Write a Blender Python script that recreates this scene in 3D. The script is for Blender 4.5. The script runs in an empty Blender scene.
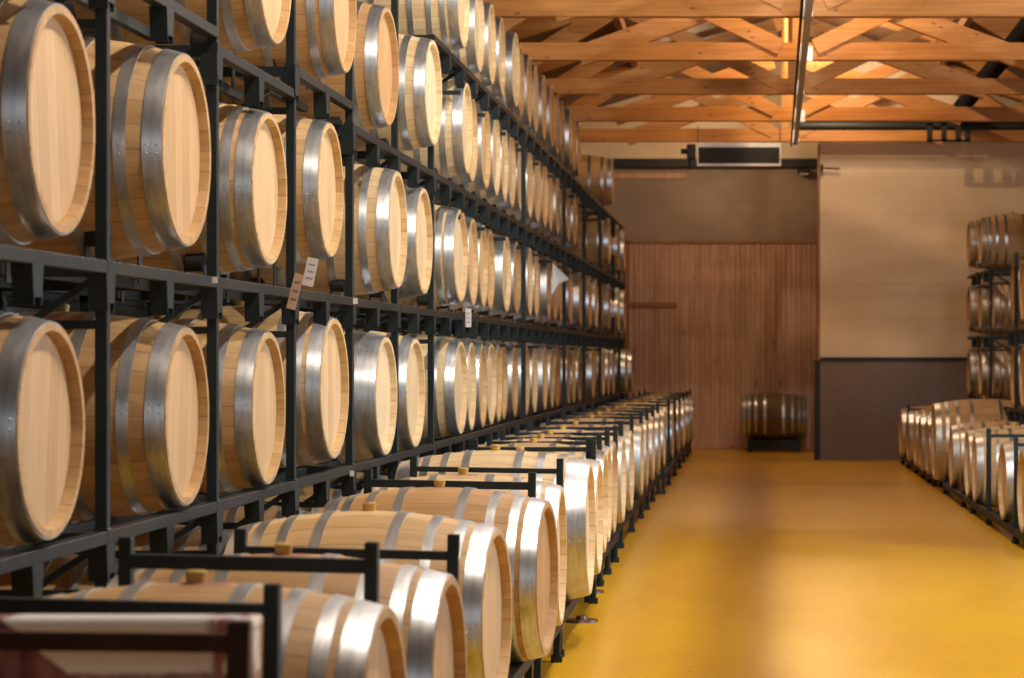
import bpy, math, random
from mathutils import Vector
random.seed(7)
sc = bpy.context.scene
COL = sc.collection
F = 2418.0; VX, VY, H = 752.0, 358.0, 1.33      # lens in pixels, vanishing point of the aisle, eye height
S = 1.15                                        # working units to metres
PI = math.pi

# ------------------------------------------------------------------ mesh helper
class MB:
    def __init__(s): s.v = []; s.f = []; s.m = []
    def add(s, vs, fs, mi=0):
        o = len(s.v); s.v += [tuple(p) for p in vs]; s.f += [tuple(i+o for i in f) for f in fs]; s.m += [mi]*len(fs)
    def box(s, x0, x1, y0, y1, z0, z1, mi=0):
        if x0 > x1: x0, x1 = x1, x0
        if y0 > y1: y0, y1 = y1, y0
        if z0 > z1: z0, z1 = z1, z0
        s.add([(x0,y0,z0),(x1,y0,z0),(x1,y1,z0),(x0,y1,z0),(x0,y0,z1),(x1,y0,z1),(x1,y1,z1),(x0,y1,z1)],
              [(0,3,2,1),(4,5,6,7),(0,1,5,4),(1,2,6,5),(2,3,7,6),(3,0,4,7)], mi)
    def bar(s, a, b, w, h, up=(0,0,1), mi=0):
        a = Vector(a); b = Vector(b); d = (b-a).normalized(); u = Vector(up)
        r = d.cross(u).normalized(); u = r.cross(d).normalized()
        vs = []
        for p in (a, b):
            for sx, sz in ((-1,-1),(1,-1),(1,1),(-1,1)): vs.append(p + r*sx*w/2 + u*sz*h/2)
        s.add(vs, [(0,1,2,3),(7,6,5,4),(0,4,5,1),(1,5,6,2),(2,6,7,3),(3,7,4,0)], mi)
    def cyl(s, a, b, r0, r1=None, n=12, mi=0):
        r1 = r0 if r1 is None else r1
        a = Vector(a); b = Vector(b); d = (b-a).normalized()
        t = Vector((0,0,1)) if abs(d.z) < .9 else Vector((1,0,0))
        u = d.cross(t).normalized(); w = d.cross(u)
        vs = [a + (u*math.cos(2*PI*i/n)+w*math.sin(2*PI*i/n))*r0 for i in range(n)]
        vs += [b + (u*math.cos(2*PI*i/n)+w*math.sin(2*PI*i/n))*r1 for i in range(n)]
        fs = [(i, i+n, (i+1)%n+n, (i+1)%n) for i in range(n)] + [tuple(range(n)), tuple(range(2*n-1, n-1, -1))]
        s.add(vs, fs, mi)
    def rev(s, prof, n=48, close=False, cap=False):          # revolve (x, r) about the X axis
        o = []; k = len(prof)
        for x, r in prof:
            for i in range(n):
                a = 2*PI*i/n; o.append((x, r*math.sin(a), r*math.cos(a)))
        fs = []
        for j in range(k if close else k-1):
            j2 = (j+1) % k
            for i in range(n): fs.append((j*n+i, j2*n+i, j2*n+(i+1)%n, j*n+(i+1)%n))
        if cap: fs.append(tuple(range(n))[::-1]); fs.append(tuple((k-1)*n+i for i in range(n)))
        s.add(o, fs)
    def mesh(s, name, mats, smooth=False, bevel=0):
        me = bpy.data.meshes.new(name); me.from_pydata(s.v, [], s.f); me.validate()
        for m in (mats if isinstance(mats, (list, tuple)) else [mats]): me.materials.append(m)
        for p, i in zip(me.polygons, s.m): p.material_index = i
        import bmesh
        bm = bmesh.new(); bm.from_mesh(me); bmesh.ops.recalc_face_normals(bm, faces=bm.faces)
        if bevel: bmesh.ops.bevel(bm, geom=bm.edges[:], offset=bevel, segments=1, affect='EDGES', clamp_overlap=True)
        bm.to_mesh(me); bm.free()
        if smooth:
            for p in me.polygons: p.use_smooth = True
            me.set_sharp_from_angle(angle=math.radians(38))
        return me
    def build(s, name, mats, parent=None, smooth=False, bevel=0, loc=None):
        return link(name, s.mesh(name, mats, smooth, bevel), parent, loc)

def link(name, data, parent=None, loc=None):
    o = bpy.data.objects.new(name, data); COL.objects.link(o)
    if parent: o.parent = parent
    if loc: o.location = loc
    return o
def empty(name, loc=(0,0,0), rot=(0,0,0)):
    o = link(name, None, None, loc); o.rotation_euler = rot; o.empty_display_size = .1; return o
def tag(o, label, cat, group=None):
    o['label'] = label; o['category'] = cat
    if group: o['group'] = group
    return o
def struct(o): o['kind'] = 'structure'; return o

# ------------------------------------------------------------------ material helper
class NT:
    def __init__(s, name):
        s.mat = bpy.data.materials.new(name); s.mat.use_nodes = True; s.t = s.mat.node_tree
        s.b = s.t.nodes['Principled BSDF']
    def n(s, typ, **kw):
        nd = s.t.nodes.new(typ)
        for k, v in kw.items(): setattr(nd, k, v)
        return nd
    def put(s, sock, v):
        if isinstance(v, bpy.types.NodeSocket): s.t.links.new(v, sock)
        elif v is not None: sock.default_value = v
    def m(s, op, a, b=None, c=None):
        nd = s.n('ShaderNodeMath', operation=op)
        s.put(nd.inputs[0], a); s.put(nd.inputs[1], b)
        if c is not None: s.put(nd.inputs[2], c)
        return nd.outputs[0]
    def mix(s, f, a, b, mode='MIX'):
        nd = s.n('ShaderNodeMix', data_type='RGBA', blend_type=mode)
        s.put(nd.inputs[0], f); s.put(nd.inputs[6], a); s.put(nd.inputs[7], b); return nd.outputs[2]
    def noise(s, vec, scale, detail=3, rough=.55):
        nd = s.n('ShaderNodeTexNoise'); s.put(nd.inputs['Vector'], vec)
        nd.inputs['Scale'].default_value = scale; nd.inputs['Detail'].default_value = detail; nd.inputs['Roughness'].default_value = rough
        return nd.outputs['Fac']
    def map(s, vec, sc_=(1,1,1), loc=(0,0,0)):
        nd = s.n('ShaderNodeMapping'); s.put(nd.inputs[0], vec); nd.inputs['Scale'].default_value = sc_; nd.inputs['Location'].default_value = loc
        return nd.outputs[0]
    def rng(s, v, a, b, c=0, d=1):
        nd = s.n('ShaderNodeMapRange', interpolation_type='SMOOTHSTEP'); s.put(nd.inputs[0], v)
        for i, q in enumerate((a, b, c, d)): nd.inputs[i+1].default_value = q
        return nd.outputs[0]
    def comb(s, x, y, z):
        nd = s.n('ShaderNodeCombineXYZ'); s.put(nd.inputs[0], x); s.put(nd.inputs[1], y); s.put(nd.inputs[2], z); return nd.outputs[0]
    def sep(s, v):
        nd = s.n('ShaderNodeSeparateXYZ'); s.put(nd.inputs[0], v); return nd.outputs
    def obj(s): return s.n('ShaderNodeTexCoord').outputs['Object']
    def rand(s): return s.n('ShaderNodeObjectInfo').outputs['Random']
    def white(s, a, b):
        nd = s.n('ShaderNodeTexWhiteNoise', noise_dimensions='2D'); s.put(nd.inputs[0], s.comb(a, b, 0.0)); return nd.outputs['Value']
    def bump(s, h, st=.3, dist=.01):
        nd = s.n('ShaderNodeBump'); nd.inputs['Strength'].default_value = st; nd.inputs['Distance'].default_value = dist
        s.put(nd.inputs['Height'], h); s.t.links.new(nd.outputs[0], s.b.inputs['Normal'])
    def out(s, col=None, rough=None, metal=None):
        s.put(s.b.inputs['Base Color'], col); s.put(s.b.inputs['Roughness'], rough); s.put(s.b.inputs['Metallic'], metal); return s.mat
def C(r, g, b): return (r, g, b, 1)

def oak(name, light, dark, red=False):
    t = NT(name); v = t.obj(); x, y, z = t.sep(v); r = t.rand()
    ang = t.m('MULTIPLY', t.m('ARCTAN2', y, z), 13/PI)
    wob = t.m('ADD', ang, t.m('MULTIPLY', r, 3.0))
    i = t.m('FLOOR', wob); f = t.m('FRACT', wob)
    w = t.white(i, t.m('MULTIPLY', r, 91.0))
    col = t.mix(w, light, dark)
    g = t.noise(t.comb(t.m('MULTIPLY', x, 4.0), t.m('MULTIPLY', y, 40.0), t.m('MULTIPLY', z, 40.0)), 1.0, 4)
    col = t.mix(t.rng(g, .35, .75, 0, .38), col, C(dark[0]*.6, dark[1]*.52, dark[2]*.42))
    k = t.noise(t.map(v, (5, 9, 9)), 2.2, 2); col = t.mix(t.rng(k, .70, .78, 0, .35), col, C(.10, .05, .02))
    col = t.mix(t.m('MULTIPLY', t.rng(r, .1, .9, 0, 1), .35), col, C(.60, .40, .20), 'MULTIPLY')
    seam = t.m('GREATER_THAN', t.m('ABSOLUTE', t.m('SUBTRACT', f, .5)), .482)
    col = t.mix(t.m('MULTIPLY', seam, .55), col, C(.06, .03, .015))
    # dried wine round the bung hole (a stain with a shape of its own)
    d = t.m('SQRT', t.m('ADD', t.m('MULTIPLY', x, x), t.m('MULTIPLY', y, y)))
    st = t.m('MULTIPLY', t.rng(t.m('ADD', d, t.m('MULTIPLY', t.noise(v, 14), .14)), .10, .17, .75, 0), t.m('GREATER_THAN', z, .2))
    st = t.m('MULTIPLY', st, t.m('GREATER_THAN', r, .35))
    col = t.mix(st, col, C(.25, .05, .06))
    t.bump(t.m('ADD', t.m('MULTIPLY', seam, -1.0), t.m('MULTIPLY', g, .4)), .25, .002)
    return t.out(col, .52)
def headmat(name, light, dark):
    t = NT(name); v = t.obj(); x, y, z = t.sep(v); r = t.rand()
    yy = t.m('ADD', t.m('MULTIPLY', y, 12.5), t.m('MULTIPLY', r, 5.0))
    i = t.m('FLOOR', yy); f = t.m('FRACT', yy)
    col = t.mix(t.white(i, t.m('MULTIPLY', r, 37.0)), light, dark)
    g = t.noise(t.comb(t.m('MULTIPLY', x, 8.0), t.m('MULTIPLY', y, 45.0), t.m('MULTIPLY', z, 3.5)), 1.0, 4)
    col = t.mix(t.rng(g, .38, .75, 0, .3), col, C(dark[0]*.65, dark[1]*.55, dark[2]*.45))
    col = t.mix(t.m('MULTIPLY', t.rng(r, .1, .9, 0, 1), .25), col, C(.62, .44, .24), 'MULTIPLY')
    seam = t.m('GREATER_THAN', t.m('ABSOLUTE', t.m('SUBTRACT', f, .5)), .488)
    col = t.mix(t.m('MULTIPLY', seam, .45), col, C(.10, .05, .02))
    return t.out(col, .5)
def steel(name, base, rough=.34):
    t = NT(name); v = t.obj(); r = t.rand()
    n = t.noise(t.map(v, (30, 5, 5)), 2.0, 4); n2 = t.noise(v, 9, 3)
    col = t.mix(t.rng(n, .3, .75), C(*base), C(base[0]*.72, base[1]*.74, base[2]*.76))
    col = t.mix(t.rng(n2, .62, .75, 0, .5), col, C(.22, .20, .18))
    t.bump(n, .12, .002)
    return t.out(col, t.m('ADD', t.m('MULTIPLY', n2, .20), rough-.08), .9)
def paint(name, c, rough=.45, rust=.0, rustc=(.12, .06, .035), metal=0):
    t = NT(name); v = t.obj(); n = t.noise(v, 7, 5, .65)
    col = t.mix(t.rng(t.noise(v, 2.5, 3), .3, .7), C(*c), C(c[0]*1.5, c[1]*1.45, c[2]*1.4))
    if rust: col = t.mix(t.rng(n, .5, .68, 0, rust), col, C(*rustc))
    t.b.inputs['Specular IOR Level'].default_value = .3
    return t.out(col, t.m('ADD', t.m('MULTIPLY', n, .25), rough-.1), metal)
def plain(name, c, rough=.5, metal=0, var=.15, scale=12):
    t = NT(name); n = t.noise(t.obj(), scale, 3)
    return t.out(t.mix(t.rng(n, .3, .7), C(*c), C(c[0]*(1-var), c[1]*(1-var), c[2]*(1-var))), rough, metal)

M = {}
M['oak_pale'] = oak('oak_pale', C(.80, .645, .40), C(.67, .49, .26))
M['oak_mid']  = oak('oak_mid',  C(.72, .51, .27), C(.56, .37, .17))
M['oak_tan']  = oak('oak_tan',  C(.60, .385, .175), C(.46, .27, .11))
M['oak_old'] = oak('oak_old', C(.20, .115, .05), C(.14, .08, .035))  # darkened oak copy, shade put into the wood colour
M['head_old'] = headmat('head_old', C(.25, .14, .06), C(.18, .10, .045))  # heads darkened for shade in the same way
M['head_pale'] = headmat('head_pale', C(.82, .655, .43), C(.73, .55, .34))
M['head_mid']  = headmat('head_mid',  C(.75, .54, .31), C(.64, .43, .225))
M['head_tan']  = headmat('head_tan',  C(.62, .38, .18), C(.50, .29, .12))
M['hoop'] = steel('galvanised_hoop', (.56, .60, .65), .33)
M['bung'] = plain('bung_silicone', (.62, .40, .10), .45)
M['rack'] = paint('rack_paint', (.010, .0175, .021), .5, .2, (.03, .018, .012))
M['rail'] = paint('rail_paint', (.007, .0105, .012), .55, .8, (.042, .024, .017))
M['frame'] = paint('frame_paint', (.009, .0150, .0175), .5, .1, (.03, .018, .012))
M['maroon'] = paint('maroon_paint', (.022, .005, .006), .45, .2)
M['rubber'] = plain('rubber', (.012, .012, .012), .6)
M['white'] = plain('white_paper', (.78, .78, .80), .6, 0, .05)
M['kraft'] = plain('tan_paper', (.55, .38, .30), .7, 0, .1)
M['ink'] = plain('ink', (.05, .04, .22), .6)
M['black'] = plain('black_metal', (.010, .012, .012), .6)
M['fabric'] = plain('black_fabric', (.004, .0045, .005), 1.0); M['fabric'].node_tree.nodes['Principled BSDF'].inputs['Specular IOR Level'].default_value = .05
M['silver'] = plain('silver_sheet', (.72, .74, .80), .4, .3)
M['tray'] = plain('tray_zinc', (.62, .62, .60), .35, .3)
M['pad'] = plain('pad_brown', (.13, .055, .02), .4)

def glulam(name, a, b, axis=0):
    t = NT(name); v = t.obj()
    s1 = [40, 40, 40]; s1[axis] = 1.6
    g = t.noise(t.map(v, tuple(s1)), 1.0, 5)
    col = t.mix(t.rng(g, .3, .72), a, b)
    lam = t.noise(t.map(v, (.5, .5, 11) if axis != 2 else (11, .5, .5)), 2.0, 1)
    col = t.mix(t.rng(lam, .45, .6, 0, .25), col, C(b[0]*.7, b[1]*.62, b[2]*.55))
    s2 = [3.2, 3.2, 7]; 
    vo = t.n('ShaderNodeTexVoronoi'); t.put(vo.inputs['Vector'], t.map(v, tuple(s2))); vo.inputs['Scale'].default_value = 1.3
    col = t.mix(t.rng(vo.outputs['Distance'], .07, .12, .7, 0), col, C(.10, .035, .01))
    t.bump(g, .15, .002)
    return t.out(col, .55)
M['glulam'] = glulam('glulam_beam', C(.60, .265, .060), C(.47, .19, .038))
M['web'] = glulam('truss_web', C(.62, .31, .095), C(.48, .21, .055))
def roofmat():
    t = NT('roof_boards'); v = t.obj(); x, y, z = t.sep(v)
    b = t.m('MULTIPLY', y, 7.0); w = t.white(t.m('FLOOR', b), 1.0)
    col = t.mix(w, C(.12, .055, .022), C(.08, .035, .014))
    g = t.noise(t.map(v, (1.5, 30, 1.5)), 1.0, 4); col = t.mix(t.rng(g, .3, .7, 0, .4), col, C(.14, .06, .025))
    return t.out(col, .6)
M['roof'] = roofmat()
def floormat():
    t = NT('yellow_epoxy'); v = t.obj()
    n = t.noise(t.map(v, (1, .35, 1)), 1.4, 4, .6); n2 = t.noise(v, 30, 2); n3 = t.noise(t.map(v, (3, 1.2, 1)), 4.5, 5, .7)
    col = t.mix(t.rng(n, .35, .68), C(.76, .42, .012), C(.68, .35, .010))
    col = t.mix(t.rng(n3, .60, .74, 0, .30), col, C(.36, .185, .02))
    col = t.mix(t.rng(n2, .55, .8, 0, .10), col, C(.8, .55, .15))
    return t.out(col, t.m('ADD', t.m('MULTIPLY', n3, .12), .24))
M['floor'] = floormat()
def panelmat(name, a, b, seam, step, speck=0):
    t = NT(name); v = t.obj(); x, y, z = t.sep(v)
    n = t.noise(v, 1.6, 4); col = t.mix(t.rng(n, .3, .7), a, b)
    if step:
        f = t.m('FRACT', t.m('MULTIPLY', z, 1/step)); s_ = t.m('GREATER_THAN', f, .985)
        col = t.mix(t.m('MULTIPLY', s_, .35), col, seam)
    if speck: col = t.mix(t.rng(t.noise(v, 45, 2), .58, .72, 0, speck), col, C(.5, .42, .38))
    return t.out(col, .7)
M['beige'] = panelmat('beige_panel', C(.80, .66, .48), C(.75, .61, .43), C(.35, .24, .15), .46)
M['dado'] = panelmat('dado_render', C(.215, .165, .152), C(.185, .142, .130), C(0,0,0), 0, .35)
M['brownwall'] = panelmat('brown_wall', C(.34, .26, .20), C(.28, .21, .16), C(.1, .06, .04), .6)
M['darkwall'] = panelmat('dark_wall', C(.07, .075, .07), C(.05, .055, .052), C(0,0,0), 0)
M['slab'] = panelmat('side_wall', C(.42, .36, .30), C(.38, .32, .26), C(.2, .2, .2), 0)
def slatmat():
    t = NT('door_slats'); v = t.obj(); x, y, z = t.sep(v)
    b = t.m('MULTIPLY', x, 1/.074); w = t.white(t.m('FLOOR', b), 2.0); f = t.m('FRACT', b)
    col = t.mix(w, C(.66, .42, .30), C(.56, .34, .235))
    g = t.noise(t.map(v, (18, 18, 2)), 1.0, 4); col = t.mix(t.rng(g, .35, .7, 0, .4), col, C(.34, .17, .10))
    k = t.noise(t.map(v, (9, 9, 4.5)), 1.3, 2); col = t.mix(t.rng(k, .68, .74, 0, .6), col, C(.2, .085, .04))
    return t.out(col, .65)
M['slat'] = slatmat()
M['doortrim'] = plain('door_trim', (.36, .17, .07), .6)

# ------------------------------------------------------------------ barrels
RB, RE, BL = .338, .283, .82
def barrel_meshes(key, rb=RB, re=RE, bl=BL, wide=False, bung=True, six=False):
    h = bl/2
    def r(x): return rb-(rb-re)*abs(x/h)**1.9
    d = {}
    mb = MB(); pr = [(-h+.035, re-.026), (-h, re-.020)]
    pr += [(-h + bl*i/22, r(-h+bl*i/22)) for i in range(23)]
    pr += [(h, re-.020), (h-.035, re-.026)]
    mb.rev(pr, 56); d['staves'] = mb.mesh('staves', M['oak_'+key], True)
    for nm, sg in (('head_front', 1), ('head_back', -1)):
        mb = MB(); e = sg*(h-.030)
        mb.rev([(e-sg*.022, re-.021), (e, re-.0235), (e+sg*.002, re-.035)], 56, False, True)
        d[nm] = mb.mesh('head', M['head_'+key], True)
    d['hoops'] = []
    spec = [(.935, .056), (.765, .034), (.56, .032), (.285, .034)] if not wide else [(.905, .098), (.70, .036), (.50, .034), (.27, .036)]
    if six: spec = [(.935, .056), (.695, .036), (.31, .036)]
    for fr, w in spec:
        for sg in (1, -1):
            mb = MB(); c = sg*fr*h
            x0, x1 = c-w/2, c+w/2
            if fr > .88: x0, x1 = (h-.004-w, h-.004) if sg > 0 else (-h+.004, -h+.004+w)
            t = .0035
            xs = [x0+(x1-x0)*i/3 for i in range(4)]
            mb.rev([(x, r(x)+.0005+t) for x in xs]+[(x, r(x)-.004) for x in reversed(xs)], 56, True)
            rv = MB()
            for q in ((-.25, .25) if w > .05 else (0,)):        # rivets on the lap joint
                xx = (x0+x1)/2+q*w; a = PI+1.62-.12*sg
                for da in (0, .09):
                    rr = r(xx)+t; p = Vector((xx, rr*math.sin(a+da), rr*math.cos(a+da))); nn = Vector((0, math.sin(a+da), math.cos(a+da)))
                    rv.cyl(p, p+nn*.0025, .004, .002, 8)
            d['hoops'].append((mb.mesh('hoop', M['hoop'], True), rv.mesh('rivets', M['hoop'], True)))
    mb = MB(); mb.cyl((0, 0, rb-.008), (0, 0, rb+.022), .018, .023, 16); mb.cyl((0,0,rb+.022),(0,0,rb+.026),.023,.020,16)
    d['bung'] = mb.mesh('bung', M['bung'], True) if bung else None
    return d
BM = {k: barrel_meshes(k) for k in ('pale', 'mid', 'tan', 'old')}
for k in ('pale', 'mid', 'tan'): BM[k+'6'] = barrel_meshes(k, six=True)
BM['palewide'] = dict(barrel_meshes('pale', wide=True))
BM['midwide'] = dict(barrel_meshes('mid', wide=True))
BM['big'] = barrel_meshes('pale', .362, .304, .88, True)
BM['puncheon'] = barrel_meshes('mid', .43, .375, 1.02)
def barrel(kind, x, y, z, yaw=0, label='', group=None, roll=0, cat='barrel', near=True, sc_=1):
    b = empty('wine_barrel', (x, y, z), (roll, 0, yaw)); tag(b, label, cat, group)
    d = BM[kind]
    link('staves', d['staves'], b); link('head', d['head_front'], b); link('head', d['head_back'], b)
    b.scale = (1, sc_, sc_)
    for h, rv in d['hoops']:
        ho = link('hoop', h, b)
        if y < 13: link('rivets', rv, ho)
    if d['bung'] and near: link('bung', d['bung'], b)
    return b

ORD = ['first','second','third','fourth','fifth','sixth','seventh','eighth','ninth','tenth','eleventh','twelfth','thirteenth','fourteenth',
 'fifteenth','sixteenth','seventeenth','eighteenth','nineteenth','twentieth','twenty-first','twenty-second','twenty-third','twenty-fourth',
 'twenty-fifth','twenty-sixth','twenty-seventh','twenty-eighth','twenty-ninth']
def relax(ys, gap, lo=None, hi=None):
    ys = list(ys)
    for _ in range(400):
        for i in range(len(ys)-1):
            d = gap-(ys[i+1]-ys[i])
            if d > 0: ys[i] -= d/2; ys[i+1] += d/2
        if hi is not None: ys[-1] = min(ys[-1], hi)
    return ys
def xfront(Y):
    if Y < 14.6: return 1.77
    if Y < 16.5: return 1.77+.08*(Y-14.6)/1.9
    if Y < 25: return 1.85
    return 1.85-.14*(Y-25)/9.6
def targets(us):
    out = []
    for u in us:
        Y = 1.8*F/u
        for _ in range(20): Y = xfront(Y)*F/u
        out.append(Y-.285)
    return out
# ------------------------------------------------------------------ racks on the left
RZ = [.0, .85, 1.60, 2.38, 3.15, 3.93]            # shelf heights (top of rail)
CZ = {0: .345, 1: 1.147, 2: 1.962, 3: 2.785, 4: 3.565}
PITCH = 1.375; Y0 = 6.72
XF = -1.805; XR = -2.52
def cup_mesh(mb, y, z, x=XF, sg=1):                # stacking cup hung under the rail, open at the bottom
    w0, w1, hh = .050, .034, .105
    for e0, e1 in ((-w0, -w1),(w0, w1)):
        mb.add([(x+.024*sg, y+e0, z),(x-.03*sg, y+e0, z),(x-.03*sg, y+e1, z-hh),(x+.024*sg, y+e1, z-hh),
                (x+.024*sg, y+e0*.86, z),(x-.03*sg, y+e0*.86, z),(x-.03*sg, y+e1*.84, z-hh),(x+.024*sg, y+e1*.84, z-hh)],
               [(0,1,2,3),(7,6,5,4),(0,4,5,1),(2,6,7,3),(1,5,6,2),(0,3,7,4)])
    mb.add([(x+.020*sg, y-w0, z),(x+.020*sg, y+w0, z),(x+.020*sg, y+w1, z-hh*.8),(x+.020*sg, y-w1, z-hh*.8),
            (x+.024*sg, y-w0, z),(x+.024*sg, y+w0, z),(x+.024*sg, y+w1, z-hh*.8),(x+.024*sg, y-w1, z-hh*.8)],
           [(0,1,2,3),(7,6,5,4),(0,4,5,1),(1,5,6,2),(2,6,7,3),(3,7,4,0)])
RDZ = {(3,0): .055, (3,2): .095}
CACHE = {}
def cached(key, fn):
    if key not in CACHE: CACHE[key] = fn()
    return CACHE[key]
def m_rail(x, pitch, sg):
    def f():
        mb = MB(); mb.box(x-.020, x+.020, .0, pitch, -.036, 0)
        return mb.mesh('rail', M['rail'], False, .002)
    return f
def m_post(x, hgt, y=0):
    def f():
        mb = MB(); mb.box(x-.017, x+.017, y-.018, y+.018, -.038, hgt-.040); mb.box(x-.021, x+.021, y-.022, y+.022, -.045, .006)
        mb.box(x-.021, x+.021, y-.022, y+.022, hgt-.10, hgt-.08)
        return mb.mesh('post', M['rack'], False, .002)
    return f
def m_arm(xa, xb, y):
    def f():
        mb = MB(); mb.box(xb, xa, y-.018, y+.018, -.045, -.005)
        mb.bar((xa-.02*(1 if xa>xb else -1), y, -.05), (xa+(xb-xa)*.28, y, -.17), .02, .02)
        mb.box(xb, xa, y-.014, y+.014, -.19, -.165)
        return mb.mesh('cross_arm', M['rack'])
    return f
def m_cup(x, y, sg):
    def f():
        mb = MB(); cup_mesh(mb, y, -.034, x, sg); return mb.mesh('stacking_cup', M['rack'])
    return f
def m_bar(x, pitch):
    def f():
        mb = MB(); mb.box(x-.015, x+.015, .02, pitch-.02, -.045, -.012); return mb.mesh('cradle_bar', M['rack'])
    return f
def m_chock(x, dy):
    def f():
        mb = MB(); mb.cyl((x-.03, dy, .105), (x+.03, dy, .105), .034, None, 16)
        mb.box(x-.036, x-.031, dy-.022, dy+.022, -.03, .125); mb.box(x+.031, x+.036, dy-.022, dy+.022, -.03, .125)
        mb.cyl((x-.042, dy, .105), (x+.042, dy, .105), .009, None, 8)
        return mb.mesh('roller', M['rubber'], True)
    return f
TIER = {0: 'floor-level', 1: 'lowest clearly visible', 2: 'second', 3: 'third', 4: 'topmost'}
RACKS = {}
def rack(k, j, label, group, yk=None, pitch=PITCH, xa=XF, xb=XR, full=True, sg=1, last=False, z=None, name='barrel_rack'):
    y = Y0+k*PITCH if yk is None else yk
    zz = RZ[j] if z is None else z
    if j == 0: zz = .10
    if yk is None: zz += RDZ.get((j, k), 0)
    r = empty(name, (0, y, zz)); tag(r, label, 'rack', group)
    hg = RZ[j+1]-zz+(RDZ.get((j+1, k), 0) if yk is None else 0)
    if yk is None and (j, k) == (3, 4): hg += .12
    link('rail', cached(('rail', xa, pitch), m_rail(xa, pitch, sg)), r)
    link('rail', cached(('rail', xb, pitch), m_rail(xb, pitch, -sg)), r)
    link('cross_arm', cached(('arm', xa, xb, 0), m_arm(xa, xb, 0)), r)
    for cy in (0, pitch/2):
        link('stacking_cup', cached(('cup', xa, cy, sg), m_cup(xa, cy, sg)), r)
    for x in (xa-sg*.20, xb+sg*.12):
        link('cradle_bar', cached(('bar', x, pitch), m_bar(x, pitch)), r)
    if j == 0: hgt_extra = 0
    if full:
        for x in (xa, xb): link('post', cached(('post', x, round(hg, 3)), m_post(x, hg)), r)
    else:
        def stub():
            mb = MB(); mb.box(xa-.017, xa+.017, -.018, .018, -.14, -.036); mb.box(xa-.022, xa+.022, -.022, .022, -.15, -.14); return mb.mesh('stub_leg', M['rack'])
        link('stub_leg', cached(('stub', xa, xb), stub), r)
        link('post', cached(('post', xb, round(hg, 3)), m_post(xb, hg)), r)
    if j == 0:
        def feet():
            mb = MB()
            for x in (xa, xb): mb.box(x-.04, x+.04, -.04, .04, -.10, -.05)
            return mb.mesh('foot', M['rack'])
        link('foot', cached(('feet', xa, xb), feet), r)
    RACKS[(sg, j, k)] = r
    return r
FULL = {-1,0,1,2,3,4,5,9,12,14,16,18,19}
NB = 20
TN = {0: 'floor tier', 1: 'first raised tier', 2: 'second raised tier', 3: 'third raised tier', 4: 'top tier'}
for j in range(0, 5):
    ks = range(-1, NB) if j < 4 else range(5, NB)
    for n, k in enumerate(ks):
        lab = 'steel rack, %s of tall rack wall, %s bay from camera' % (TN[j], ORD[n])
        if n == len(ks)-1: lab = 'steel rack, %s of tall rack wall, last bay before door wall' % TN[j]
        rack(k, j, lab, 'stacked steel racks of the tall rack wall', full=(k in FULL and j < 4) or j == 0)

L = {
 1: [85,209,285,347,396,424,467,477,488,496.4,503,508,518.8,530,538,548,555,560,571,576,582,595,605,610,615,627.5,633.5],
 2: [94,209,286,343,407,432,467,478.6,488.5,495,511,521,533.5,539.6,551.7,558,563.5,573,582.7,592,598,611,620,626],
 3: [291,356.4,397.6,441,473,477.5,491,501,509,516,525,533.5,541,548,553.5,560.5,565,571,577,581,611,620,626],
 4: [469.4,484.6,496.6,506.3,520,524.5,533,539,547,555,560,565,573,576.5,581,614],
}
near_kind = {1: ['mid','mid','mid','mid','palewide','pale','pale'], 2: ['mid','mid','mid','mid','pale','palewide','pale'],
             3: ['mid','mid','tan','pale','pale'], 4: ['pale','pale','pale','pale']}
tname = {1: 'lowest', 2: 'second-lowest', 3: 'second-highest', 4: 'top'}
look = {'mid': 'honey oak barrel', 'pale': 'pale oak barrel', 'tan': 'tan oak barrel', 'midwide': 'honey broad-hooped oak barrel',
        'palewide': 'pale broad-hooped oak barrel', 'big': 'stout pale oak barrel'}
DZ = {(2,0):(-.02,1.03),(2,1):(.02,1.05),(2,2):(-.01,.975),(2,3):(.075,.985),(1,0):(0,.96),(1,1):(0,.975),(1,2):(0,.975),(1,3):(.055,1.04),(3,1):(.075,1),(3,2):(-.035,1)}
for _k in ('pale', 'mid', 'tan'): look[_k+'6'] = look[_k]
def chocks(j, x, y, dz=0, sg=1, xa=XF, xb=XR):
    if j < 2: return
    k = max(-1, min(NB-1, int(math.floor((y-Y0)/PITCH))))
    r = RACKS.get((sg, j, k))
    if not r: return
    for xx in (xa-sg*.20, xb+sg*.12):
        for dy in (-.19, .19):
            o = link('roller', cached(('chock', xx, dy), m_chock(xx, dy)), r, (0, y-r.location.y, dz + (.0 if j > 2 else -.02)))
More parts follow.
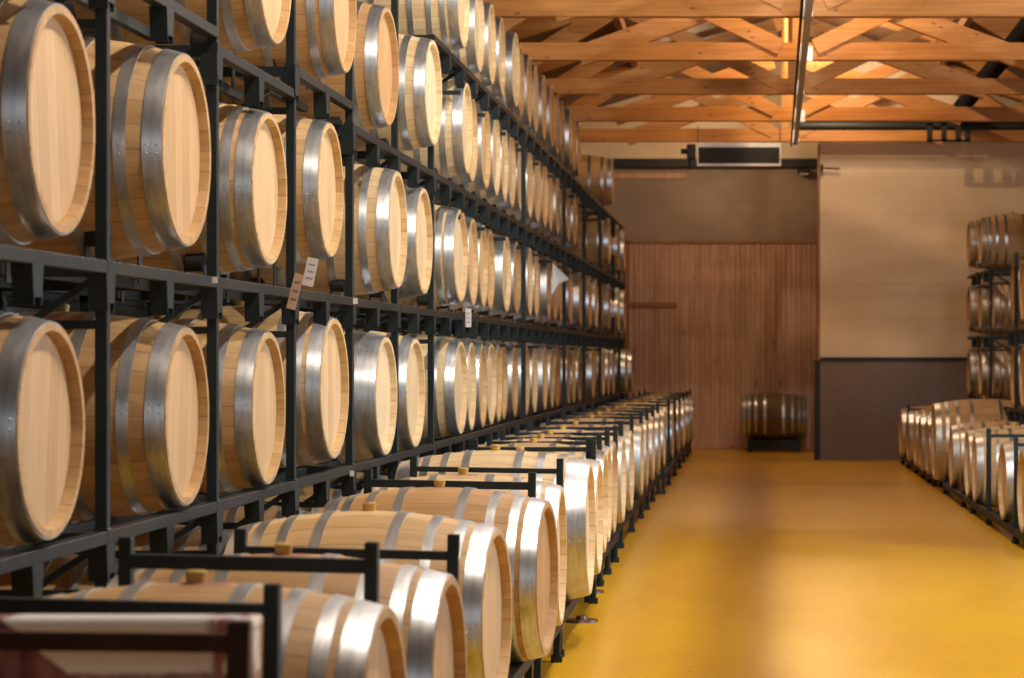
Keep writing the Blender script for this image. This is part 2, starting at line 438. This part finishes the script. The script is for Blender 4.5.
for j, px in L.items():
    us = [VX-p for p in px]
    ty = targets(us); Ys = relax(ty, .70, hi=33.95)
    for i, (u, Y) in enumerate(zip(us, Ys)):
        X = u*(Y+.285)/F
        X = max(1.62, min(1.97, X))
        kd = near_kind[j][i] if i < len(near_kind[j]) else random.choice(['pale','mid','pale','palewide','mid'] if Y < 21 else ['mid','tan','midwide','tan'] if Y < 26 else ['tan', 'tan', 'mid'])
        if Y < 14.4:                                   # clear of the rack posts
            for k in range(-1, 7):
                yp = Y0+k*PITCH
                if abs(Y-yp) < .32: Y = yp-.32 if Y < yp else yp+.32
            X = max(1.62, min(1.97, u*(Y+.285)/F))
        dz, sk = DZ.get((j, i), (0, 1)); z = CZ[j]+dz
        if kd in ('pale', 'mid', 'tan') and (i+j) % 4: kd += '6'
        yaw = math.radians(-1.2+random.uniform(-.8,.8)) if Y < 15 else math.radians(random.uniform(-1,1))
        lab = '%s, %s of tall rack wall, %s from camera' % (look[kd], TN[j], ORD[i])
        if i == len(px)-1: lab = '%s, %s of tall rack wall, last before door wall' % (look[kd], TN[j])
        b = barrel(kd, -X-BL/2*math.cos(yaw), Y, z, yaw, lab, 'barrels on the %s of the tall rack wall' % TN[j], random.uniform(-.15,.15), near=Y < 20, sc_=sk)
        if j > 1: chocks(j, -X, Y, dz)
# rear row seen in the gaps of the near bays, and the lowest row behind the floor barrels
for j, n0, n1 in ((0, 0, 5), (1, 0, 5), (2, 0, 5)):
    for i in range(n0, n1):
        y = Y0-.68+.28+i*PITCH+(.35 if j else .2)
        barrel('old', -3.2-BL/2, y, CZ[j], 0, 'dark rear row oak barrel behind the %s, seen through %s bay' % (TN[j], ORD[i]), 'rear row barrels seen through the racks', near=False)  # dark wood colour carries the shade behind the front racks
    def rr():
        mb = MB()
        for x in (-3.28, -3.95): mb.box(x-.02, x+.02, 5.0, 14.2, -.05, 0)
        return mb
    yy = rr(); 
    r = empty('barrel_rack', (0, 0, max(.10, CZ[j]-.31))); tag(r, 'long dark rack carrying the rear barrel row behind the %s' % TN[j], 'rack', 'rear racks')
    for x in (-3.28, -3.95):
        mb = MB(); mb.box(x-.02, x+.02, 5.0, 14.2, -.05, 0); mb.build('rail', M['rail'], r)
    for q in range(8):
        hg = [.83, .84, .81, .74][j]
        for x in (-3.20, -4.03): 
            mb = MB(); yq = 5.05+q*1.31; mb.box(x-.02, x+.02, yq-.02, yq+.02, -.05 if j else -.10, hg-.05); mb.build('post', M['rack'], r)
for i in range(6):
    y = Y0-.48+i*PITCH
    barrel('tan', -1.90-BL/2, y, .10+.283, 0, 'half-hidden oak barrel on the floor tier under the tall rack wall, %s bay' % ORD[i], 'floor tier barrels under the racks', near=False)

# ------------------------------------------------------------------ floor row, left of the aisle
FR = [(346,5.17,'mid'),(287,5.93,'mid'),(244,7.6,'mid'),(197,9.0,'tan'),(184.5,10.02,'pale'),(157,11.2,'big'),(148.5,12.42,'pale'),(143.5,13.75,'pale'),
      (140,14.5,'pale'),(134.5,15.28,'mid'),(126,16.3,'pale'),(118,17.6,'pale'),(108,19.5,'palewide'),(103,20.6,'mid'),(97,21.8,'pale'),(91.4,23.0,'mid'),
      (86.5,24.3,'palewide'),(78,26.4,'mid'),(72,28.2,'tan'),(67,29.9,'mid'),(62,31.6,'tan'),(58,33.2,'mid')]
FZ = .512
def floor_frame(y0, y1, xr, near, far, label, zt=.845, zb=.20, w=.64, sgn=-1, top=.89, rx=0.0, yaw=0.0, mat='frame', pitch=0.0, group='cradle frames of the floor row below the tall rack wall', name='cradle_frame', th=.022, pw=.015):
    r = empty(name, (sgn*xr, y0, 0), (pitch, rx, yaw)); tag(r, label, 'frame', group)
    dx = sgn*w; D = y1-y0; m = M[mat]
    for x in (0, dx):
        mb = MB(); mb.box(x-.025, x+.025, 0, D, zb-.05, zb); mb.build('side_rail', M['rail'] if mat == 'frame' else m, r, bevel=.002)
    for yy, on in ((0, near), (D, far)):
        s_ = .018 if yy == 0 else -.018
        mb = MB(); mb.box(min(0,dx), max(0,dx), yy-.02+s_, yy+.02+s_, zb-.05, zb-.005); mb.build('base_rail', m, r)
        for x in (0, dx):
            mb = MB(); t = top if on else zb+.04
            mb.box(x-pw, x+pw, yy-.015+s_, yy+.015+s_, .03, t); mb.build('post', m, r, bevel=.002)
            mb = MB(); mb.box(x-.024, x+.024, yy-.024+s_, yy+.024+s_, 0, .03); mb.build('foot', m, r)
        if on:
            mb = MB(); mb.box(min(0,dx), max(0,dx), yy-.012+s_, yy+.012+s_, zt-th, zt); mb.build('top_rail', m, r, bevel=.002)
    # cradle wedges
    for x in (sgn*.10, dx-sgn*.10):
        mb = MB(); mb.box(x-.012, x+.012, .03, D-.03, zb-.06, zb-.035); mb.build('cradle_bar', m, r)
    return r
for i, (u, Y, kd) in enumerate(FR):
    X = u*(Y+.285*math.cos(0))/F
    yaw = math.radians(-3.5 if i in (2, 3) else -1.5 if i < 2 else random.uniform(-1, .6))
    bl = .88 if kd == 'big' else BL
    extra = ORD[i]+' from the camera'
    if i == len(FR)-1: extra = 'last before the slatted door'
    barrel(kd, -X-bl/2, Y, FZ+(.03 if kd == 'big' else 0), yaw, '%s in floor row below tall racks, %s' % (look[kd], extra), 'barrels in the floor row below the tall rack wall', random.uniform(-.05,.05))
FG = 'cradle frames of the floor row below the tall rack wall'
def fl(i): return 'dark steel cradle frame below tall rack wall, holding the %s floor barrel' % i
floor_frame(4.70, 5.575, .945, True, True, fl('first'), zt=.852, top=.891, rx=math.radians(.9), th=.033, w=.575, yaw=math.radians(-4.2), pitch=math.radians(1.2))
floor_frame(5.60, 6.32, .80, False, True, fl('second'), zt=.826, top=.871, rx=math.radians(1.5), th=.023, w=.555)
floor_frame(7.1, 9.46, .875, False, True, fl('third and fourth'), zt=.845, top=.885, rx=math.radians(1.1), th=.030)
floor_frame(9.60, 10.60, .855, False, True, fl('fifth'), zt=.845, top=.89, rx=math.radians(1.0))
floor_frame(10.75, 13.12, .86, False, True, fl('sixth and seventh'))
ends = [13.14, 14.13, 14.89, 15.79, 16.95, 18.5, 20.05, 21.2, 22.4, 23.65, 25.3, 27.3, 29.05, 30.75, 32.4, 34.0]
for i in range(len(ends)-1):
    xr = .89 if i < 3 else .92 if i < 9 else .87
    floor_frame(ends[i]+.02, ends[i+1]-.02, xr, i in (0, 4, 8, 12), True, fl(ORD[i+7]) if i < len(ends)-2 else 'dark steel cradle frame below the tall rack wall, last before the slatted door')
# maroon frame with the stained white bin
floor_frame(4.02, 4.20, .895, False, True, 'maroon steel frame close to the camera, in front of a stained white bin', zt=.853, top=.875, rx=math.radians(.6), mat='maroon', w=.98, group=None, name='maroon_frame', th=.032, pw=.019)
t = NT('stained_white_plastic'); v = t.obj(); x, y, z = t.sep(v)
n = t.noise(v, 9, 5, .7); n2 = t.noise(t.map(v, (26, 26, 5)), 1.0, 3)
left = t.rng(t.m('ADD', t.m('ADD', x, t.m('MULTIPLY', z, 1.2)), t.m('MULTIPLY', n, .03)), .61, .62, 1, 0)
sp = t.rng(n, .66, .70, 0, .8); low = t.m('MULTIPLY', t.rng(t.m('ADD', z, t.m('MULTIPLY', n, .03)), .782, .792, 1, 0), .85)
right = t.m('MULTIPLY', t.rng(x, -.12, -.06, 0, 1), t.rng(n2, .5, .6))
mk = t.m('MAXIMUM', t.m('MAXIMUM', left, t.m('MULTIPLY', sp, .6)), t.m('MAXIMUM', low, right))
M['bin'] = t.out(t.mix(mk, C(.86, .85, .86), t.mix(t.rng(n2, .35, .7), C(.14, .035, .055), C(.42, .20, .22))), .35)
bn = empty('plastic_bin', (-.885, 4.28, 0)); tag(bn, 'wine-stained white plastic bin close to the camera behind the maroon frame', 'bin')
mb = MB(); mb.box(-.74, 0, 0, .085, .03, .855); o = mb.build('tub', M['bin'], bn, bevel=.010)
mb = MB(); mb.box(-.75, .002, -.006, .09, .846, .868); mb.build('rim', M['bin'], bn, bevel=.005)
for k, (x, y) in enumerate(((-.86, 12.2), (-.92, 13.7), (-.83, 9.7))):
    mb = MB(); mb.cyl((0,0,0), (0,0,.012), .085, .08, 28); mb.cyl((0,0,.012), (0,0,.03), .03, .025, 20)
    o = mb.build('floor_pad', M['pad'], None, True); o.location = (x, y, 0)
    tag(o, ['round brown pad on the yellow floor beside the seventh barrel of the tall wall row', 'round brown pad on the yellow floor beside the eighth barrel of the tall wall row',
            'round brown pad on the floor beside the cradle of the fifth barrel'][k], 'pad', 'brown floor pads')

# ------------------------------------------------------------------ floor row, right of the aisle
RR = [(265,'pale'),(246,'palewide'),(219,'pale'),(212,'pale'),(196.3,'mid'),(179.3,'puncheon'),(172.7,'mid'),(166,'tan'),(161,'mid'),(154,'tan'),(147,'tan')]
ys = [1.87*F/u-.285 for u, _ in RR]
ys = relax(ys, .72); 
ys[5] = 24.35; ys[6:] = [25.35, 26.2, 27.2, 28.5, 29.9]
for i, ((u, kd), Y) in enumerate(zip(RR, ys)):
    X = u*(Y+.285)/F; bl = 1.02 if kd == 'puncheon' else BL
    z = .405 if kd != 'puncheon' else .49
    lk = 'bulky honey oak barrel' if kd == 'puncheon' else look[kd]
    barrel(kd, X+bl/2, Y, z, PI+math.radians(random.uniform(-1,1)), '%s in floor row on beige-wall side, %s from the camera' % (lk, ORD[i]), 'barrels in the floor row on the beige-wall side')
RG = 'cradle frames of the floor row on the beige-wall side'
re_ = [16.1, 17.35, 19.3, 20.68, 21.6, 23.7, 24.95, 25.77, 26.7, 27.85, 29.2, 30.35]
for i in range(len(re_)-1):
    if i == 5: continue
    floor_frame(re_[i]+.02, re_[i+1]-.02, 1.89, i in (2, 10), i in (1, 0), 'dark steel cradle frame on the beige-wall side, %s from the camera' % ORD[i if i < 5 else i-1],
                zt=.72, zb=.11, top=.765, sgn=1, group=RG) if i else floor_frame(re_[0], re_[1]-.02, 1.89, False, True, 'dark steel cradle frame on the beige-wall side, first from the camera', zt=.72, zb=.11, top=.765, sgn=1, group=RG)
floor_frame(23.75, 24.93, 1.95, False, False, 'low dark cradle under the bulky barrel on the beige-wall side', zt=.72, zb=.11, top=.2, sgn=1, w=.8, group=RG)
# tall stack on the right
XA, XB = 2.60, 3.35
for g, (ya, pt, lv, xa, who) in enumerate(((28.35, 1.3, (0,1,2,3), 2.80, 'third'), (29.68, 1.3, (0,1,2,3), 2.78, 'last'), (22.0, 1.0, (0,1,2), 2.52, 'first'), (23.05, 1.0, (0,1,2), 2.52, 'second'))):
    for j in lv:
        rack(g, j, 'dark steel rack, %s, %s stack from camera on beige-wall side' % (['standing on the floor', 'one level up', 'two levels up', 'three levels up'][j], who), 'stacked steel racks on the beige-wall side',
             yk=ya, pitch=pt, xa=xa, xb=xa+.75, sg=-1, full=(g != 1 and j != 3))
def rstack(j, u, Y, kd, lab):
    X = u*(Y+.285)/F
    barrel(kd, X+BL/2, Y, CZ[j], PI, lab, 'barrels in the racks on the beige-wall side')
for j, s in ((1, 'first'), (2, 'second'), (3, 'third')):
    rstack(j, 214.6, 30.85, 'tan', 'tan oak barrel on the %s raised shelf beside the beige wall, touching the wall end' % s)
    rstack(j, 226, 30.1, 'mid', 'honey oak barrel on the %s raised shelf, second out from the beige wall' % s)
    if j < 3: rstack(j, 238, 29.35, 'tan' , 'tan oak barrel on the %s raised shelf, third out from the beige wall' % s)
for j, s in ((1, 'first'), (2, 'second')):
    rstack(j, 258, 23.4, 'tan', 'tan oak barrel on the %s shelf of the low stack on the beige-wall side' % s)
    rstack(j, 267, 22.65, 'mid', 'honey oak barrel on the %s shelf of the low stack, at the picture edge' % s)

# lone barrel before the door
ws = 34.45
b = barrel('old', (774-VX)/F*ws, ws, .155+.338, 0, 'lone dark old oak barrel lying side-on before the slatted wooden door', roll=.0)  # its shade is put into the dark wood colour
b.scale = (1.13, 1, 1)
r = empty('barrel_stand', ((774-VX)/F*ws, ws, 0)); tag(r, 'low black stand under the lone barrel before the slatted door', 'stand')
for y in (-.2, .2):
    mb = MB(); mb.box(-.38, .38, y-.03, y+.03, .03, .17); mb.build('beam', M['black'], r)
for x in (-.34, .34):
    mb = MB(); mb.box(x-.03, x+.03, -.3, .3, 0, .16); mb.build('skid', M['black'], r)

# ------------------------------------------------------------------ room shell
YW, YD = 31.55, 35.3
def shell(name, args, mat):
    mb = MB(); mb.box(*args); return struct(mb.build(name, M[mat]))
shell('floor', (-4.6, 6.2, -6, 35.6, -.1, 0), 'floor')
shell('wall_left', (-4.75, -4.6, -6, 35.6, 0, 4.24), 'darkwall')
shell('wall_right', (6.2, 6.35, 15.5, 31.7, 0, 4.02), 'slab')
xe = (820-VX)/F*YW
mb = MB(); mb.add([(xe,YW,1.33),(6.2,YW,1.33),(6.2,YW,4.05),(xe,YW,5.64),(xe,YW+.15,1.33),(6.2,YW+.15,1.33),(6.2,YW+.15,4.05),(xe,YW+.15,5.64)],
                  [(0,1,2,3),(7,6,5,4),(0,4,5,1),(1,5,6,2),(2,6,7,3),(3,7,4,0)])
struct(mb.build('wall_back', M['beige']))
shell('wall_dado', (xe, 6.2, YW-.012, YW+.15, 0, 1.30), 'dado')
shell('trim_1', (xe, 6.2, YW-.03, YW+.1, 1.29, 1.34), 'black')
shell('trim_2', (xe-.07, xe, YW-.02, YW+.15, 0, 1.30), 'black')
shell('trim_3', (xe-.03, xe, YW-.01, YW+.15, 1.30, 4.12), 'doortrim')
shell('wall_recess', (1.02, 1.12, YW+.15, YD, 1.30, 5.64), 'brownwall')
# recess back wall: brown above the door, pale strip on top, door below
sD = F/YD
dx0, dx1 = (629-VX)/sD, (817.5-VX)/sD; dz = H+(VY-241.5)/sD
shell('wall_back_upper', (-4.6, 1.02, YD, YD+.15, dz, H+(VY-160)/sD), 'brownwall')
shell('wall_back_left', (-4.6, dx0-.03, YD, YD+.15, 0, dz), 'brownwall')
mb = MB(); z0 = H+(VY-160)/sD
mb.add([(-4.6,YD-.01,z0),(1.02,YD-.01,z0),(1.02,YD-.01,5.64),(.43,YD-.01,5.78),(-4.6,YD-.01,4.28),(-4.6,YD+.15,z0),(1.02,YD+.15,z0),(1.02,YD+.15,5.64),(.43,YD+.15,5.78),(-4.6,YD+.15,4.28)],
       [(0,1,2,3,4),(9,8,7,6,5),(0,5,6,1),(1,6,7,2),(2,7,8,3),(3,8,9,4),(4,9,5,0)])
struct(mb.build('wall_back_gable', M['beige']))
d = empty('door_1', ((dx0+dx1)/2, YD, 0)); d['kind'] = 'structure'
mb = MB(); hw = (dx1-dx0)/2; n = int(2*hw/.074)
for i in range(n+1):
    x = -hw+i*.074; mb.box(x+.004, min(x+.070, hw), -.03, .0, .02, dz-.03)
mb.box(-hw, hw, -.012, .10, .0, dz-.02)
mb.build('slat_panel', M['slat'], d, bevel=.003)
mb = MB(); mb.box(-hw-.06, -hw, -.05, .05, 0, dz); mb.build('door_frame', M['doortrim'], d)
mb = MB(); mb.box(-hw-.06, hw+.02, -.05, .05, dz-.03, dz+.01); mb.build('door_head', M['doortrim'], d)
mb = MB(); z1 = H+(VY-304.5)/sD; mb.box((631-VX)/sD-(dx0+dx1)/2, (677-VX)/sD-(dx0+dx1)/2, -.06, -.03, z1-.03, z1+.03); mb.build('batten', M['doortrim'], d)
mb = MB(); z1 = H+(VY-163.5)/sD
mb.box((600-VX)/sD, 1.0, YD-.16, YD-.02, z1-.06, z1+.06); tag(mb.build('door_track', M['black']), 'black steel track running above the slatted door', 'track')
mb = MB(); z1 = H+(VY-176)/sD; mb.box((614-VX)/sD, (686-VX)/sD, YD-.03, YD, z1-.04, z1+.04); tag(mb.build('wall_board', M['slat']), 'faint horizontal board on the brown wall above the slatted door', 'board')
yq = YW-.1; s_ = F/yq
o = empty('wall_bracket', ((822-VX)/s_, yq, H+(VY-168)/s_)); tag(o, 'thin black rod sticking out from the wall corner beside the heater', 'bracket')
mb = MB(); mb.cyl((0,0,0), (.23,0,-.01), .012, None, 10); mb.build('rod', M['black'], o, True)
mb = MB(); mb.box(-.02, .015, -.02, .05, -.05, .05); mb.build('plate', M['black'], o)
yq = YD-.2; s_ = F/yq
o = empty('bulkhead_lamp', ((804-VX)/s_, yq, H+(VY-172.5)/s_)); tag(o, 'small pale bulkhead lamp on the brown wall near the corner', 'lamp')
mb = MB(); mb.box(-.09, .09, 0, .18, -.01, .05); mb.build('housing', M['black'], o)
mb = MB(); mb.box(-.07, .07, -.01, .10, -.035, -.01); mb.build('diffuser', M['silver'], o, bevel=.008)

# roof
RX, RZT, SL = .43, 5.78, .30
for nm, xs in (('ceiling_left', -4.9), ('ceiling_right', 6.5)):
    zt = RZT-SL*abs(xs-RX); mb = MB()
    mb.add([(RX,-6,RZT),(RX,35.6,RZT),(xs,35.6,zt),(xs,-6,zt),(RX,-6,RZT+.1),(RX,35.6,RZT+.1),(xs,35.6,zt+.1),(xs,-6,zt+.1)],
           [(0,1,2,3),(7,6,5,4),(0,4,5,1),(1,5,6,2),(2,6,7,3),(3,7,4,0)])
    struct(mb.build(nm, M['roof']))
# trusses
ZT = 2.79+H; TH = .165; TYs = [16.9, 19.8, 22.7, 25.6, 28.5, 31.2]
tl = ['just above the picture edge', 'first one across the picture top', 'second from the camera', 'third from the camera', 'fourth from the camera', 'against the beige wall']
for i, Y in enumerate(TYs):
    r = empty('roof_truss', (RX, Y, ZT)); tag(r, 'orange timber roof truss with diagonal webs, %s' % tl[i], 'truss', 'timber roof trusses')
    mb = MB(); mb.box(-4.7, 4.7, -.06, .06, 0, TH); mb.build('tie_beam', M['glulam'], r, bevel=.004)
    top = RZT-ZT-.12
    for sg in (-1, 1):
        e = 4.7
        mb = MB(); mb.bar((sg*e, 0, top-e*SL), (0, 0, top), .11, .17); mb.build('rafter', M['web'], r)
        mb = MB(); mb.bar((sg*2.05, .0, .04), (sg*.18, .0, .04+1.87*.36), .09, .19); mb.build('inner_strut', M['web'], r)
        mb = MB(); mb.bar((sg*.16, -.055, .12), (sg*1.75, -.055, .12+1.59*.48), .05, .15); mb.build('web', M['web'], r)
        mb = MB(); mb.bar((sg*3.3, .0, .04), (sg*1.95, .0, top-1.95*SL-.08), .09, .19); mb.build('web', M['web'], r)
        mb = MB(); mb.bar((sg*3.7, .0, .06), (sg*3.1, .0, top-3.1*SL-.06), .09, .12); mb.build('web', M['web'], r)
    mb = MB(); mb.box(-.05, .05, -.045, .045, TH, top); mb.build('king_post', M['web'], r)
# purlins
for k, (x, nm) in enumerate(((-3.2,'outer one above the tall rack wall'), (-1.5,'inner one above the tall rack wall'), (2.4,'inner one on the beige-wall side'), (4.1,'outer one on the beige-wall side'))):
    z = RZT-SL*abs(x-RX)-.07; mb = MB(); mb.box(-.04, .04, 14, 31.4, -.07, .05)
    o = mb.build('purlin', glulam('purlin_wood'+str(k), C(.40,.18,.06), C(.30,.13,.04), 1)); o.location = (x, 0, z); tag(o, 'long timber purlin under the roof boards, %s' % nm, 'beam', 'roof purlins')
# cable tray with hangers, running down the aisle under the tie beams
tr = empty('cable_tray', (0, 0, ZT)); tag(tr, 'narrow galvanised cable tray running down the aisle under the trusses', 'cable tray')
xa, xb = (805-VX)/F*19.8*1.0, (794-VX)/F*31.2
def tx(Y): return xa+(xb-xa)*(Y-19.8)/(31.2-19.8)
mb = MB(); mb.bar((tx(3)+.02, 3, -.020), (tx(31.4)+.02, 31.4, -.020), .06, .006); mb.bar((tx(3)+.050, 3, -.005), (tx(31.4)+.050, 31.4, -.005), .004, .03)
mb.build('channel', M['tray'], tr)
mb = MB(); mb.bar((tx(3)-.035, 3, -.03), (tx(31.4)-.035, 31.4, -.03), .025, .025); mb.build('cable', M['black'], tr)
for Y in TYs[1:]:
    mb = MB(); x = tx(Y); mb.box(x-.02, x+.06, Y-.085, Y-.062, -.01, TH*.9); mb.box(x-.02, x+.06, Y-.13, Y-.062, -.016, -.01); 
    if Y in (22.7, 28.5): mb.box(x+.045, x+.105, Y-.088, Y-.062, -.012, TH*.75)  # extra bright plates in place of lamp glints on these hangers
    mb.build('hanger', M['silver'], tr)

# heater under the last tie beam
yh = 30.9; s_ = F/yh
hx0, hx1, hz1, hz0 = (697-VX)/s_, (781-VX)/s_, H+(VY-143)/s_, H+(VY-166)/s_
ht = empty('air_heater', ((hx0+hx1)/2, yh, hz0)); tag(ht, 'silver framed box heater with black grille hanging above the slatted door', 'heater')
w = (hx1-hx0)/2; hh = hz1-hz0
mb = MB(); mb.box(-w, w, .0, .10, 0, hh); mb.build('casing', M['silver'], ht, bevel=.006)
mb = MB(); mb.box(-w, w, -.02, 0, hh-.055, hh); mb.box(-w, w, -.02, 0, 0, .03); mb.box(-w, -w+.018, -.02, 0, .03, hh-.055); mb.box(w-.018, w, -.02, 0, .03, hh-.055)
mb.build('front_frame', M['silver'], ht)
mb = MB()
for i in range(9): mb.bar((-w+.02, -.006, .04+i*(hh-.1)/8), (w-.02, -.006, .04+i*(hh-.1)/8), .012, .02)
mb.box(-w+.018, w-.018, -.003, .0, .03, hh-.055); mb.build('grille', M['black'], ht)
for x in (-w+.01, w-.01):
    mb = MB(); mb.cyl((x, .05, hh), (x, .05, hh+.22), .006, None, 8); mb.build('hanger_rod', M['black'], ht)
vx = (691-VX)/s_
vb = empty('valve', (vx, yh, H+(VY-155)/s_)); tag(vb, 'black valve and bracket at the end of the heater', 'valve')
mb = MB(); mb.box(-.055, .06, -.02, .08, -.05, .14); mb.build('body', M['black'], vb, bevel=.01)
mb = MB(); mb.cyl((-.13, .03, .05), (-.05, .03, .05), .035, None, 14); mb.build('knob', M['black'], vb, True)
mb = MB(); mb.cyl((.0, .03, -.17), (.0, .03, -.05), .03, None, 12); mb.build('pipe', M['black'], vb, True)
# black pipe and bracket before the last tie beam, duct on the ties
yh = 30.55; s_ = F/yh
mb = MB(); zc = H+(VY-126)/s_; mb.cyl(((795-VX)/s_, yh, zc), (4.6, yh, zc), .055, None, 16)
tag(mb.build('black_pipe', M['black'], None, True), 'thick black pipe running just above the last tie beam', 'pipe')
o = empty('pipe_bracket', ((948-VX)/s_, yh-.06, H+(VY-133)/s_)); tag(o, 'black slotted bracket hanging in front of the last tie beam', 'bracket')
mb = MB(); W_, Hh = .27, .115
mb.box(-W_, W_, -.02, .02, Hh-.03, Hh); mb.box(-W_, W_, -.02, .02, -Hh, -Hh+.03)
for x in (-W_, -.09, .09, W_-.06): mb.box(x, x+.07, -.02, .02, -Hh, Hh)
mb.build('frame', M['black'], o)
mb = MB(); n = 20
mb.cyl((2.55, 14, ZT+TH+.10), (2.55, 31.4, ZT+TH+.10), .10, None, 20)
tag(mb.build('black_duct', M['fabric'], None, True), 'black round duct lying along the tops of the tie beams', 'duct')

# ------------------------------------------------------------------ tags and papers on the racks
def paper(name, px, py, X, w, h, rot, mat, label, ink=True, cat='tag'):
    Y = X*F/(VX-px); z = H+(VY-py)/F*Y
    r = empty(name, (-X+.03, Y, z), (0, rot, 0)); tag(r, label, cat)
    mb = MB(); mb.box(-w/2, w/2, -.002, .001, -h/2, h/2); mb.build('card', M[mat], r)
    if ink:
        mb = MB()
        for k in range(3):
            zz = h*(.26-.24*k)
            for q in range(4):
                xx = -w*.26+q*w*.15; mb.bar((xx, -.0035, zz-h*.035), (xx+w*.07, -.0035, zz+h*.035), .001, w*.035, (0,1,0)); mb.bar((xx+w*.07, -.0035, zz+h*.03), (xx+w*.12, -.0035, zz-h*.03), .001, w*.03, (0,1,0))
        mb.build('writing', M['ink'], r)
    return r
paper('paper_tag', 302.5, 272, 1.735, .042, .11, math.radians(12), 'white', 'white paper tag with blue handwriting hanging from the third rack post')
paper('paper_tag', 287, 291.5, 1.735, .034, .135, math.radians(14), 'kraft', 'brownish paper tag hanging at the third rack post, below a white one')
paper('paper_tag', 463.5, 318, 1.74, .034, .11, 0, 'white', 'small white upright tag on the middle tier rail')
paper('sticker', 205.5, 280, 1.755, .016, .02, 0, 'white', 'tiny white sticker on the rail end at the second post', False, 'sticker')
paper('sticker', 348.5, 301, 1.755, .02, .026, 0, 'white', 'tiny white sticker on the rail end at the fourth post, middle tier', False, 'sticker')
paper('sticker', 345, 473.5, 1.755, .018, .024, 0, 'white', 'tiny white sticker on the lower rail at the fourth post', False, 'sticker')
Yp = 1.76*F/(VX-557); zp = H+(VY-277)/F*Yp
mb = MB(); mb.add([(-.05,0,.13),(.10,.02,-.02),(.0,.05,-.06),(-.055,.02,-.16),(-.05,.004,.13),(.10,.024,-.02),(.0,.054,-.06),(-.055,.024,-.16)],
                  [(0,1,2,3),(7,6,5,4),(0,4,5,1),(1,5,6,2),(2,6,7,3),(3,7,4,0)])
o = mb.build('paper_sheet', M['white']); o.location = (-1.75, Yp, zp); tag(o, 'loose white sheet caught on the second raised tier of the tall rack wall', 'paper')

# ------------------------------------------------------------------ light
LS = []
def area(name, loc, target, sx, sy, power, col):
    l = bpy.data.lights.new(name, 'AREA'); l.shape = 'RECTANGLE'; l.size = sx; l.size_y = sy; l.energy = power; l.color = col
    o = bpy.data.objects.new(name, l); COL.objects.link(o); o.location = loc
    d = Vector(target)-Vector(loc); o.rotation_euler = d.to_track_quat('-Z', 'Y').to_euler(); LS.append(o); return o
def lamp(name, loc, power, col, rad=.12):
    l = bpy.data.lights.new(name, 'POINT'); l.energy = power; l.color = col; l.shadow_soft_size = rad
    o = bpy.data.objects.new(name, l); COL.objects.link(o); o.location = loc; LS.append(o); return o
# daylight through the loading door in the right wall and the gate behind the camera
area('daylight_side_door', (5.9, 12.0, 2.2), (-2.0, 13.0, 2.6), 3.6, 2.4, 400, (.80, .91, 1.0))
area('daylight_rear_gate', (1.6, -4.5, 2.6), (-1.0, 8.0, 1.5), 4.0, 3.2, 50, (1.0, .95, .90))
# warm lamps among the trusses, just off the ridge, so the cable tray below them shades a strip of floor
WARM = (1.0, .66, .36)
for Y, p, c in ((6.2, 400, (1, .88, .72)), (9.6, 330, (1, .90, .76)), (13.8, 340, (1, .95, .86)), (18.0, 70, (1, .85, .64)), (21.9, 120, WARM), (27.7, 135, WARM)):
    lamp('unseen_light', (1.3*(tx(Y)+.02), Y, 5.35), p, c, .05)
lamp('unseen_light', (-.6, 33.2, 4.5), 62, WARM, .12)  # added unseen light that brightens the door recess
lamp('unseen_light', (1.0, 29.9, 4.8), 75, (1, .74, .48), .3)  # added unseen light that brightens the beige wall
w = bpy.data.worlds.new('World'); sc.world = w; w.use_nodes = True
bg = w.node_tree.nodes['Background']; bg.inputs[0].default_value = (.75, .88, 1, 1); bg.inputs[1].default_value = .06

# ------------------------------------------------------------------ camera
cam = bpy.data.cameras.new('camera'); co = bpy.data.objects.new('camera', cam); COL.objects.link(co)
co.location = (0, 0, H); co.rotation_euler = (PI/2, 0, 0)
cam.sensor_width = 36; cam.lens = F/1024*36
cam.shift_x = -(VX-512)/1024; cam.shift_y = (VY-339)/1024
cam.dof.use_dof = True; cam.dof.focus_distance = 10.5*S; cam.dof.aperture_fstop = 4.5
cam.clip_end = 200
sc.camera = co
# working units to metres
for o in list(COL.objects):
    if o.parent is None:
        o.location = o.location*S
        if o.type in ('MESH', 'EMPTY'): o.scale = o.scale*S
for o in LS:
    o.data.energy *= S*S
    if o.data.type == 'AREA': o.data.size *= S; o.data.size_y *= S
vs = sc.view_settings
vs.view_transform = 'Standard'; vs.look = 'None'; vs.gamma = 1; vs.use_curve_mapping = False; vs.exposure = .25
